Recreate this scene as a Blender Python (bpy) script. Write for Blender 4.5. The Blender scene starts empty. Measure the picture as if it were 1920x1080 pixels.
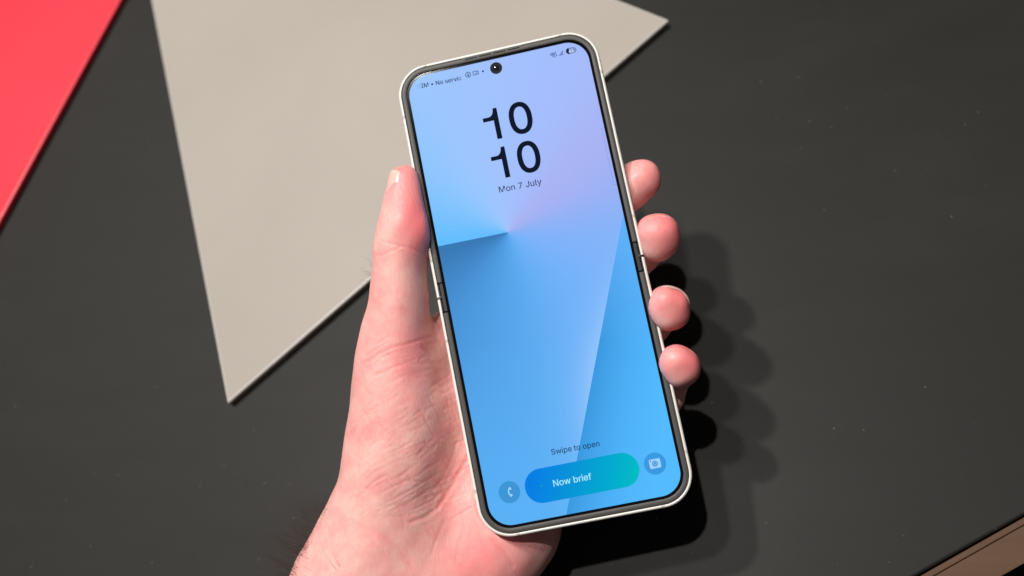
import bpy, math, random
import numpy as np
from mathutils import Vector, Matrix
random.seed(7); rng = np.random.default_rng(7)
scene = bpy.context.scene
MM = 0.001

# ------------------------------------------------------------------ camera
FPX, CX, CY = 1500.0, 960.0, 540.0            # focal length in photo pixels (1920 wide)
TILT, AZ, CAMH = math.radians(27.5), math.radians(-30), 0.319
n = Vector((math.sin(TILT)*math.sin(AZ), math.sin(TILT)*math.cos(AZ), math.cos(TILT)))   # table normal seen from the camera
xw = (Vector((1,0,0)) - n*n.x).normalized(); yw = n.cross(xw)
CAM = Matrix((xw, yw, n)).to_4x4()            # camera axes -> world axes
CAM.translation = Vector((0, 0, CAMH))
cd = bpy.data.cameras.new('camera'); cam = bpy.data.objects.new('camera', cd); scene.collection.objects.link(cam)
cam.matrix_world = CAM
cd.sensor_width = 36; cd.lens = FPX/1920*36; cd.clip_start = .01; cd.clip_end = 60
cd.dof.use_dof = True; cd.dof.focus_distance = .268; cd.dof.aperture_fstop = 7.0
scene.camera = cam
scene.view_settings.view_transform = 'Standard'; scene.view_settings.look = 'None'
scene.view_settings.exposure = 0; scene.view_settings.gamma = 1

# ------------------------------------------------------------------ world and lamps
w = bpy.data.worlds.new('World'); scene.world = w; w.use_nodes = True
w.node_tree.nodes['Background'].inputs[0].default_value = (1, .95, .9, 1)
w.node_tree.nodes['Background'].inputs[1].default_value = .05
def lamp(name, pcam, radius, power, col):
    d = bpy.data.lights.new(name, 'POINT'); d.energy = power; d.shadow_soft_size = radius; d.color = col
    o = bpy.data.objects.new(name, d); scene.collection.objects.link(o)
    o.location = CAM @ (Vector(pcam)*MM)
    return o
lamp('ceiling_lamp', (-608, 1090, 1540), .024, 94, (1, .975, .94))
lamp('ceiling_lamp', (-2478, 2703, 2330), .095, 560, (1, .955, .915))
lamp('ceiling_lamp', (-1280, 1700, 1900), .07, 132, (1, .95, .9))

# ------------------------------------------------------------------ phone pose and pixel helpers
def rod(v):
    v = Vector(v); return Matrix.Rotation(v.length, 4, v.normalized())
PH = rod((-.108, -.071, .203)); PH.translation = Vector((9.391, 3.652, -271.04))   # millimetres, camera axes
PHI = PH.inverted()
pn = (PH.to_3x3() @ Vector((0,0,1)))
def K(px, py, h=0.0):
    """point of the phone's own frame (mm) on the sight line at height h over the phone's face"""
    d = Vector(((px-CX)/FPX, -(py-CY)/FPX, -1))
    s = (pn.dot(PH.translation)+h)/pn.dot(d)
    return PHI @ (d*s)
def T(px, py, z=0.0):
    """point on the level z (m) of the room"""
    o = CAM.translation; d = CAM.to_3x3() @ Vector(((px-CX)/FPX, -(py-CY)/FPX, -1))
    return o + d*((z-o.z)/d.z)
PHW = CAM @ Matrix.Scale(MM, 4) @ PH          # phone mm -> world
PHM = PHW @ Matrix.Scale(1/MM, 4)             # phone metres -> world

# ------------------------------------------------------------------ helpers
C = scene.collection
def lin(h):
    h = h.lstrip('#'); r = []
    for i in (0,2,4):
        c = int(h[i:i+2],16)/255; r.append(c/12.92 if c <= .04045 else ((c+.055)/1.055)**2.4)
    return (*r, 1)
def mat(name, col, rough=.5, spec=.5, metal=0, **k):
    m = bpy.data.materials.new(name); m.use_nodes = True; b = m.node_tree.nodes['Principled BSDF']
    b.inputs['Base Color'].default_value = col if len(col) == 4 else (*col, 1)
    b.inputs['Roughness'].default_value = rough; b.inputs['Specular IOR Level'].default_value = spec
    b.inputs['Metallic'].default_value = metal
    for a, v in k.items(): b.inputs[a.replace('_', ' ')].default_value = v
    return m
class G:                                       # small node-graph helper
    def __init__(s, m): s.t = m.node_tree; s.b = s.t.nodes.get('Principled BSDF')
    def n(s, typ, **props):
        x = s.t.nodes.new(typ)
        for a, v in props.items(): setattr(x, a, v)
        return x
    def put(s, sock, v):
        if isinstance(v, bpy.types.NodeSocket): s.t.links.new(v, sock)
        elif v is not None: sock.default_value = v
    def math(s, op, a, b=None, c=None, clamp=False):
        x = s.n('ShaderNodeMath', operation=op, use_clamp=clamp)
        for i, v in enumerate((a, b, c)): s.put(x.inputs[i], v)
        return x.outputs[0]
    def ramp(s, fac, stops, interp='LINEAR'):
        x = s.n('ShaderNodeValToRGB'); cr = x.color_ramp; cr.interpolation = interp
        while len(cr.elements) < len(stops): cr.elements.new(.5)
        for e, (p, c) in zip(cr.elements, stops): e.position = p; e.color = c
        s.put(x.inputs[0], fac); return x.outputs[0]
    def mix(s, fac, a, b, blend='MIX'):
        x = s.n('ShaderNodeMix', data_type='RGBA', blend_type=blend)
        s.put(x.inputs[0], fac); s.put(x.inputs[6], a); s.put(x.inputs[7], b); return x.outputs[2]
    def coord(s, out='Object'): return s.n('ShaderNodeTexCoord').outputs[out]
    def mapping(s, v, scale=(1,1,1), rot=(0,0,0)):
        x = s.n('ShaderNodeMapping'); s.put(x.inputs[0], v); x.inputs['Scale'].default_value = scale; x.inputs['Rotation'].default_value = rot
        return x.outputs[0]
    def noise(s, v, scale, detail=3, rough=.5, dist=0):
        x = s.n('ShaderNodeTexNoise'); s.put(x.inputs['Vector'], v); x.inputs['Scale'].default_value = scale
        x.inputs['Detail'].default_value = detail; x.inputs['Roughness'].default_value = rough; x.inputs['Distortion'].default_value = dist
        return x.outputs[0]
    def bump(s, h, strength, dist, prev=None):
        x = s.n('ShaderNodeBump'); s.put(x.inputs['Height'], h); x.inputs['Strength'].default_value = strength
        x.inputs['Distance'].default_value = dist
        if prev is not None: s.put(x.inputs['Normal'], prev)
        return x.outputs[0]
def mesh_obj(name, verts, faces, m, parent=None, smooth=False, mw=None):
    me = bpy.data.meshes.new(name); me.from_pydata([tuple(v) for v in verts], [], faces); me.update()
    if smooth: me.polygons.foreach_set('use_smooth', [True]*len(me.polygons))
    o = bpy.data.objects.new(name, me); C.objects.link(o)
    if m: me.materials.append(m)
    if parent: o.parent = parent
    if mw is not None: o.matrix_world = mw
    return o
def tag(o, label=None, cat=None, group=None, kind=None):
    for k, v in (('label', label), ('category', cat), ('group', group), ('kind', kind)):
        if v: o[k] = v
    return o
def bevel(o, width, seg=3):
    b = o.modifiers.new('bevel', 'BEVEL'); b.width = width; b.segments = seg; b.limit_method = 'ANGLE'
    o.data.polygons.foreach_set('use_smooth', [True]*len(o.data.polygons))
    wn = o.modifiers.new('normals', 'WEIGHTED_NORMAL'); wn.keep_sharp = False
    return o
def prism(name, pts, z0, z1, m, parent=None, mw=None):
    k = len(pts); v = [(p[0], p[1], z0) for p in pts]+[(p[0], p[1], z1) for p in pts]
    f = [list(range(k))[::-1], list(range(k, 2*k))]+[[i, (i+1) % k, k+(i+1) % k, k+i] for i in range(k)]
    return mesh_obj(name, v, f, m, parent, mw=mw)

# ------------------------------------------------------------------ materials of the room
m_table = mat('black_laminate', (.022, .021, .020), .5, .16)
g = G(m_table); oc = g.coord()
sm = g.noise(g.mapping(oc, (1, 2.2, 1)), 5, 4, .6)
sc = g.noise(oc, 900, 2, .5)
vo = g.n('ShaderNodeTexVoronoi', voronoi_dimensions='2D'); g.put(vo.inputs['Vector'], oc); vo.inputs['Scale'].default_value = 115; vo.inputs['Randomness'].default_value = 1
dustsel = g.math('GREATER_THAN', g.noise(oc, 9, 2, .5), .47)
wn_ = g.n('ShaderNodeTexWhiteNoise'); g.put(wn_.inputs['Vector'], vo.outputs['Position'])
rad = g.math('MULTIPLY', g.math('POWER', wn_.outputs[0], 6), .034)
dot = g.math('MULTIPLY', g.math('LESS_THAN', vo.outputs['Distance'], rad), dustsel)
hz = g.noise(g.mapping(oc, (1, 3, 1), (0, 0, .6)), 22, 5, .7)
base = g.ramp(g.math('ADD', g.math('MULTIPLY', sm, .65), g.math('MULTIPLY', hz, .35)), [(.3, (.0166, .0155, .0143, 1)), (.52, (.0195, .0186, .0173, 1)), (.72, (.0240, .0234, .0220, 1))])
g.put(g.b.inputs['Base Color'], g.mix(dot, base, (.13, .127, .12, 1)))
g.put(g.b.inputs['Roughness'], g.ramp(sm, [(.3, (.5,)*3+(1,)), (.7, (.62,)*3+(1,))]))
g.put(g.b.inputs['Normal'], g.bump(sc, .06, .0004))
m_board = mat('pale_board', (.37, .33, .29), .55, .2)
g = G(m_board); oc = g.coord()
g.put(g.b.inputs['Base Color'], g.ramp(g.noise(oc, 6, 4, .55), [(.3, (.345, .315, .275, 1)), (.7, (.385, .35, .31, 1))]))
g.put(g.b.inputs['Normal'], g.bump(g.noise(oc, 1100, 2), .05, .0003))
m_edge_highlight = mat('pale_board_edge_highlight', (.52, .5, .47), .35, .5); m_red_edge = mat('red_board_edge', (.85, .06, .085), .35, .5)  # lighter bevel colours, the highlight along the board edges painted in
m_red = mat('red_board', (.72, .03, .05), .4, .4)
g = G(m_red); oc = g.coord()
g.put(g.b.inputs['Base Color'], g.ramp(g.noise(oc, 5, 3), [(.3, (.74, .026, .048, 1)), (.7, (.76, .036, .06, 1))]))
m_mat = mat('dark_mat', (.02, .02, .02), .9, .2)

# ------------------------------------------------------------------ table, boards, floor
E1, E2 = T(1718, 1080), T(1920, 966)
ed = (E2-E1).normalized(); en = Vector((-ed.y, ed.x, 0))               # along the edge, and inwards
m_wood = mat('brown_floorboard', (.2, .12, .08), .55, .2)
g = G(m_wood); oc = g.coord()
g.put(g.b.inputs['Base Color'], g.ramp(g.noise(g.mapping(oc, (4, 60, 4), (0, 0, -math.atan2(ed.y, ed.x))), 3, 5, .6), [(.3, (.085, .046, .026, 1)), (.7, (.098, .054, .032, 1))]))
a, b = E1-ed*.75, E1+ed*.9
tb = [a, b, b+en*1.3, a+en*1.3]
tb_c = sum(tb, Vector())/4
top = prism('tabletop', [(p-tb_c).xy for p in tb], -.018, 0, m_table); bevel(top, .0012, 3)
table = bpy.data.objects.new('table', None); C.objects.link(table); table.location = (tb_c.x, tb_c.y, -.74)
tag(table, 'matte black laminate tabletop beneath the hand and phone, lightly dusty', 'table')
top.parent = table; top.location = (0, 0, .74)
for p in tb:
    q = (p-tb_c).xy*.9; s_ = .022
    lg = prism('leg', [(q.x-s_, q.y-s_), (q.x+s_, q.y-s_), (q.x+s_, q.y+s_), (q.x-s_, q.y+s_)], 0, .7219, m_table, table); bevel(lg, .002, 2)
def board(name, pix, z0, z1, m, bw):
    P = [T(x, y, z1) for x, y in pix]; c = sum(P, Vector())/len(P)
    o = prism(name, [(p-c).xy for p in P], 0, z1-z0, m); o.location = (c.x, c.y, z0); bevel(o, bw, 4)
    o.data.materials.append(m_edge_highlight if m is m_board else m_red_edge); o.modifiers['bevel'].material = 1
    return o
ul = (283-142*.45, -757*.45)                   # left edge carried on past the frame
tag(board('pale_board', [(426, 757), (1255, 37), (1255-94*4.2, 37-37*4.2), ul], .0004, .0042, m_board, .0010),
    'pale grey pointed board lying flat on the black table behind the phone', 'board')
tag(board('red_board', [(-267, 900), (-640, 700), (-480, -420), (450, -412)], .0004, .0042, m_red, .0010),
    'bright red board lying on the table at the upper left corner', 'board')
fl = mesh_obj('floor', [(-4, -4, -.74), (4, -4, -.74), (4, 4, -.74), (-4, 4, -.74)], [[0, 1, 2, 3]], m_mat); tag(fl, kind='structure')
# two wooden strips run along the edge of the table, a little lower than its top
def edge_off(px, py): return -(T(px, py, -.0022)-E1).dot(en)
w1 = edge_off(1900, 996); w2 = edge_off(1900, 1068)
for a0, a1, zt in ((.0006, w1-.0001, -.0025), (w1+.0001, w2, -.0022)):
    st = prism('trim_strip', [((q-tb_c).x, (q-tb_c).y) for q in (a-en*a1, b-en*a1, b-en*a0, a-en*a0)], .74-.03, .74+zt, m_wood, table); bevel(st, .0003, 2)

# ------------------------------------------------------------------ smartphone
PW2, PH2, TH = 71.9/2, 165.1/2, 6.9
def rrect(off, R, seg=14, hw=PW2, hh=PH2):
    """rounded rectangle inset by off; counter-clockwise from the right side going up"""
    x, y, r = hw-off, hh-off, max(R-off, .3); out = []
    for cx, cy, a0 in ((x-r, y-r, 0), (-x+r, y-r, 90), (-x+r, -y+r, 180), (x-r, -y+r, 270)):
        for i in range(seg+1):
            t = math.radians(a0+90*i/seg); out.append((cx+r*math.cos(t), cy+r*math.sin(t)))
    return out
RC = 11.0
def path_half(off, up, gap):
    """open path of one half (upper or lower) of the outline, ends gap mm from the hinge line"""
    pts = rrect(off, RC); s = 1 if up else -1
    h = [p for p in pts if p[1]*s > 0]
    if not up:                                  # start on the left side
        i = max(range(len(h)), key=lambda k: 0 if k == 0 else math.dist(h[k], h[k-1])); h = h
    xs = PW2-off
    return ([(xs, gap)]+h+[(-xs, gap)]) if up else ([(-xs, -gap)]+h+[(xs, -gap)])
def sweep(name, prof, up, gap, m, parent, sub=None):
    """prof: closed list of (inset, z); swept along the half outline"""
    rows = []
    paths = [path_half(o, up, gap) for o, z in prof]
    k = len(paths[0]); V = []; F = []
    for j in range(k):
        for i, (o, z) in enumerate(prof): V.append((paths[i][j][0]*MM, paths[i][j][1]*MM, z*MM))
    P = len(prof)
    for j in range(k-1):
        for i in range(P):
            F.append([j*P+i, j*P+(i+1) % P, (j+1)*P+(i+1) % P, (j+1)*P+i])
    F.append(list(range(P))[::-1]); F.append([(k-1)*P+i for i in range(P)])
    o = mesh_obj(name, V, F, m, parent); me = o.data
    import bmesh
    bm = bmesh.new(); bm.from_mesh(me); bmesh.ops.recalc_face_normals(bm, faces=bm.faces); bm.to_mesh(me); bm.free()
    me.polygons.foreach_set('use_smooth', [True]*len(me.polygons))
    me.set_sharp_from_angle(angle=math.radians(40))
    return o
m_rim = mat('white_metal_rim', (.82, .795, .755), .36, .8)
m_band = mat('antenna_band_plastic', (.56, .54, .5), .5, .4)
m_bez = mat('grey_bezel', (.1, .093, .085), .55, .5)
g = G(m_bez); oc = g.coord(); nz = g.noise(oc, 4200, 2, .6)
g.put(g.b.inputs['Base Color'], g.ramp(nz, [(.35, (.048, .044, .040, 1)), (.65, (.085, .079, .072, 1))]))
g.put(g.b.inputs['Normal'], g.bump(nz, .12, .0001))
m_black = mat('black_border', (.004, .004, .005), .08, .15)
m_back = mat('white_back_glass', (.72, .71, .69), .25, .5)
m_hinge = mat('hinge_grey', (.028, .027, .026), .5, .4)

phone = bpy.data.objects.new('smartphone', None); C.objects.link(phone); phone.matrix_world = PHM
tag(phone, 'unfolded flip phone with white rim and blue lock screen held in the hand', 'phone')
rim_prof = [(1.05, -.1), (.9, 0.0), (.7, -.02), (.44, -.14), (.2, -.4), (.05, -.85), (0, -1.5), (0, -5.4), (.05, -6.0), (.25, -6.5), (.6, -6.8), (1.0, -6.9), (1.25, -6.9), (1.1, -.3)]
bez_prof = [(2.95, -.5), (2.93, -.12), (2.78, -.0), (1.42, -.0), (1.3, -.1), (1.29, -.5)]
rims = []
for up in (True, False):
    rims.append(sweep('frame', rim_prof, up, .42, m_rim, phone))
    sweep('bezel', bez_prof, up, 5.3, m_bez, phone)
# back covers and the dark body between
for up in (True, False):
    s = 1 if up else -1
    pts = [p for p in path_half(1.26, up, .42)]
    prism('back_cover', [(x*MM, y*MM) for x, y in pts], -6.85*MM, -5.9*MM, m_back, phone)
body = prism('body', [(x*MM, y*MM) for x, y in rrect(1.27, RC)], -5.85*MM, -.55*MM, m_black, phone)
# antenna bands sit on the rim
def rim_frame(px, py):
    p = K(px, py); x, y = p.x, p.y
    cx = max(-(PW2-RC), min(PW2-RC, x)); cy = max(-(PH2-RC), min(PH2-RC, y))
    d = Vector((x-cx, y-cy)).normalized()
    return Vector((cx, cy))+d*RC, d
for px, py in ((796, 119), (1049, 62), (1129, 134), (756, 220), (811, 488), (842, 639), (1188, 405), (1291, 846), (891, 922), (972, 1006), (1244, 952)):
    q, d = rim_frame(px, py); t = Vector((-d.y, d.x)); hw = .62
    V = []; P = rim_prof[:12]
    for sgn in (-1, 1):
        for o, z in P:
            c_ = q-d*(o-.02)+t*hw*sgn; V.append((c_.x*MM, c_.y*MM, (z+(.02 if z > -3 else -.02))*MM))
    k = len(P); F = [[i, i+1, k+i+1, k+i] for i in range(k-1)]
    up = q.y > 0
    o = mesh_obj('antenna_band', V, F, m_band, rims[0 if up else 1], smooth=True)
# hinge caps on both sides, with the little tongue in the middle
for s in (-1, 1):
    hc = mesh_obj('hinge_cap', *(lambda x0, x1: ([(s*x*MM, y*MM, z*MM) for z in (-1.2, -.22) for x, y in ((x0, -4.85), (x1, -4.85), (x1, 4.85), (x0, 4.85))],
        [[0, 1, 2, 3], [4, 5, 6, 7], [0, 1, 5, 4], [1, 2, 6, 5], [2, 3, 7, 6], [3, 0, 4, 7]]))(PW2-2.93, PW2-1.75), m_hinge, phone); 
    import bmesh
    bm = bmesh.new(); bm.from_mesh(hc.data); bmesh.ops.recalc_face_normals(bm, faces=bm.faces); bm.to_mesh(hc.data); bm.free()
    bevel(hc, .00012, 2)
    for y0, y1 in ((.7, 4.6), (-4.6, -.9)):
        st = prism('hinge_arm', [(s*(PW2-1.45)*MM, y0*MM), (s*(PW2-1.12)*MM, y0*MM), (s*(PW2-1.12)*MM, y1*MM), (s*(PW2-1.45)*MM, y1*MM)], -1.2*MM, -.3*MM, m_hinge, phone)
        bm = bmesh.new(); bm.from_mesh(st.data); bmesh.ops.recalc_face_normals(bm, faces=bm.faces); bm.to_mesh(st.data); bm.free()
    tg = prism('hinge_tongue', [(s*(PW2-x)*MM, y*MM) for x, y in ((1.05, -.55), (1.05, .75), (2.1, .55), (2.35, .1), (2.1, -.25), (1.7, -.35))], -1.2*MM, -.16*MM, m_hinge, phone)
    bm = bmesh.new(); bm.from_mesh(tg.data); bmesh.ops.recalc_face_normals(bm, faces=bm.faces); bm.to_mesh(tg.data); bm.free(); bevel(tg, .00012, 2)
# earpiece: a groove cover and four slots in the upper bezel
def flatmesh(name, loops, m, parent, z, offset=0):
    cu = bpy.data.curves.new('tmp', 'CURVE'); cu.dimensions = '2D'; cu.fill_mode = 'BOTH'; cu.offset = offset
    for lp in loops:
        sp = cu.splines.new('POLY'); sp.points.add(len(lp)-1); sp.use_cyclic_u = True
        for p_, q in zip(sp.points, lp): p_.co = (q[0], q[1], 0, 1)
    return curve_to(name, cu, m, parent, z)
def curve_to(name, cu, m, parent, z, loc=(0, 0), rot=0):
    t = bpy.data.objects.new('tmp', cu); C.objects.link(t)
    bpy.context.view_layer.update()
    me = bpy.data.meshes.new_from_object(t.evaluated_get(bpy.context.evaluated_depsgraph_get()))
    bpy.data.objects.remove(t); bpy.data.curves.remove(cu)
    me.name = name; me.materials.clear(); me.materials.append(m)
    o = bpy.data.objects.new(name, me); C.objects.link(o); o.parent = parent
    o.scale = (MM, MM, MM); o.location = (loc[0]*MM, loc[1]*MM, z*MM); o.rotation_euler = (0, 0, rot)
    return o
def capsule(cx, cy, hw, hh, seg=10, ang=0, rr=None):
    r = min(hw, hh) if rr is None else rr; out = []
    for sx, sy, a0 in ((1, 1, 0), (-1, 1, 90), (-1, -1, 180), (1, -1, 270)):
        for i in range(seg+1):
            t = math.radians(a0+90*i/seg); out.append((sx*(hw-r)+r*math.cos(t), sy*(hh-r)+r*math.sin(t)))
    ca, sa = math.cos(ang), math.sin(ang)
    return [(cx+x*ca-y*sa, cy+x*sa+y*ca) for x, y in out]
m_slot = mat('slot_black', (.003, .003, .003), .8, .1)
m_groove = mat('earpiece_grey', (.085, .085, .078), .6, .4)
e0, e1 = K(866, 112), K(980, 87); ey = PH2-1.72
flatmesh('earpiece', [capsule((e0.x+e1.x)/2, ey+.08, (e1.x-e0.x)/2, .52)], m_groove, phone, .012)
L_ = (e1.x-e0.x)-1.6
for i in range(4):
    flatmesh('speaker_slot', [capsule(e0.x+.8+L_*(i+.5)/4, ey-.12, L_/8-.32, .17)], m_slot, phone, .022)
# side key
k0, k1 = K(1142, 176), K(1162, 270)
key = prism('side_key', [(x*MM, y*MM) for x, y in ((PW2-.1, k1.y), (PW2+.42, k1.y+.3), (PW2+.42, k0.y-.3), (PW2-.1, k0.y))], -5.0*MM, -2.6*MM, mat('grey_key', (.32, .33, .32), .35, .5, .5), phone); bevel(key, .00025, 3)

# ---- the display
SI = 3.85
m_disp = mat('display', (0, 0, 0, 1), .04, .15)
g = G(m_disp); sep = g.n('ShaderNodeSeparateXYZ'); g.put(sep.inputs[0], g.coord())
X = g.math('MULTIPLY', sep.outputs[0], 1000.); Y = g.math('MULTIPLY', sep.outputs[1], 1000.)
c0 = K(952, 435); cl = K(824, 461)
th0 = math.atan2(cl.y-c0.y, cl.x-c0.x)
ang = g.math('ARCTAN2', g.math('SUBTRACT', Y, c0.y), g.math('SUBTRACT', X, c0.x))
tt = g.math('FRACT', g.math('DIVIDE', g.math('SUBTRACT', th0+4*math.pi, ang), 2*math.pi))
conic = g.ramp(tt, [(0, lin('60bdff')), (.07, lin('76c2ff')), (.16, lin('97c9ff')), (.25, lin('a4c4ff')), (.337, lin('a5beff')), (.395, lin('acb4f3')), (.45, lin('a3b3f6')), (.5, lin('8eb2f7')), (.54, lin('84b3fb')),
                    (.61, lin('78b3fb')), (.69, lin('68b0f8')), (.76, lin('59a8ef')), (.86, lin('4b97dc')), (.94, lin('3f83c2')), (1, lin('3777b1'))], 'B_SPLINE')
d1, d2 = K(1170, 395), K(1062, 965)
ld = (d2-d1).xy.normalized(); ln_ = Vector((-ld.y, ld.x))               # ln_ points to the right of the fold
if ln_.x < 0: ln_ = -ln_
s_ = g.math('ADD', g.math('MULTIPLY', g.math('SUBTRACT', X, d1.x), ln_.x), g.math('MULTIPLY', g.math('SUBTRACT', Y, d1.y), ln_.y))
rightc = g.ramp(g.math('DIVIDE', s_, 26.), [(0, lin('3c9ae2')), (.25, lin('47a7ee')), (.55, lin('4fb3fa')), (1, lin('55bcff'))])
along = g.math('ADD', g.math('MULTIPLY', g.math('SUBTRACT', X, d1.x), ld.x), g.math('MULTIPLY', g.math('SUBTRACT', Y, d1.y), ld.y))
topblend = g.math('DIVIDE', along, 45., clamp=True)
rightc = g.mix(topblend, lin('66b5fd'), rightc)
# lower left brightens to sky blue, a lavender band runs along the fold
low = g.math('MULTIPLY', g.math('DIVIDE', g.math('SUBTRACT', -18., Y), 55., clamp=True), .75)
leftc = g.mix(low, conic, lin('5cb6fb'))
glow = g.math('POWER', 2.718, g.math('DIVIDE', s_, 6.0))
bell = g.math('POWER', 2.718, g.math('MULTIPLY', -1.0, g.math('POWER', g.math('DIVIDE', g.math('SUBTRACT', along, 52.), 30.), 2.)))
gw = g.math('MULTIPLY', glow, g.math('MULTIPLY', bell, .95))
leftc = g.mix(gw, leftc, lin('95c6ff'))
side = g.math('GREATER_THAN', s_, 0)
fade = g.math('SUBTRACT', 1.0, g.math('MULTIPLY', g.math('DIVIDE', g.math('SUBTRACT', along, 98.), 14., clamp=True), .85))
g.put(g.b.inputs['Emission Color'], g.mix(side, leftc, rightc))
g.b.inputs['Emission Strength'].default_value = .99
screen = flatmesh('screen', [[(x*MM*0+x, y) for x, y in rrect(SI, RC+.3)]], m_disp, phone, -.36)
# scale-free mesh so that object coordinates are metres
def unscale(o):
    o.data.transform(Matrix.Scale(MM, 4)); o.scale = (1, 1, 1); return o
unscale(screen)
panel = flatmesh('screen_border', [rrect(2.8, RC)], m_black, phone, -.45); unscale(panel)

def glowmat(name, hx, k=1.0, alpha=None):
    m = mat(name, (0, 0, 0, 1), .04, .15); b_ = m.node_tree.nodes['Principled BSDF']
    b_.inputs['Emission Color'].default_value = lin(hx); b_.inputs['Emission Strength'].default_value = k
    if alpha is not None: b_.inputs['Alpha'].default_value = alpha
    return m
m_ink = glowmat('clock_ink', '11182a'); m_ink2 = glowmat('status_ink', '1f3c6b'); m_ink3 = glowmat('status_ink_soft', '2f4e8c'); m_ink4 = glowmat('status_ink_faint', '85a9e0')
m_date = glowmat('date_ink', '1c2740'); m_swipe = glowmat('swipe_ink', '183661')
ZT = .03
def sub_flat(name, loops, m, z=ZT):
    o = flatmesh(name, loops, m, screen, z); return o
def xform(loop, p, ang=0, sc=1.0):
    ca, sa = math.cos(ang), math.sin(ang)
    return [(p.x+(x*ca-y*sa)*sc, p.y+(x*sa+y*ca)*sc) for x, y in loop]
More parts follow.
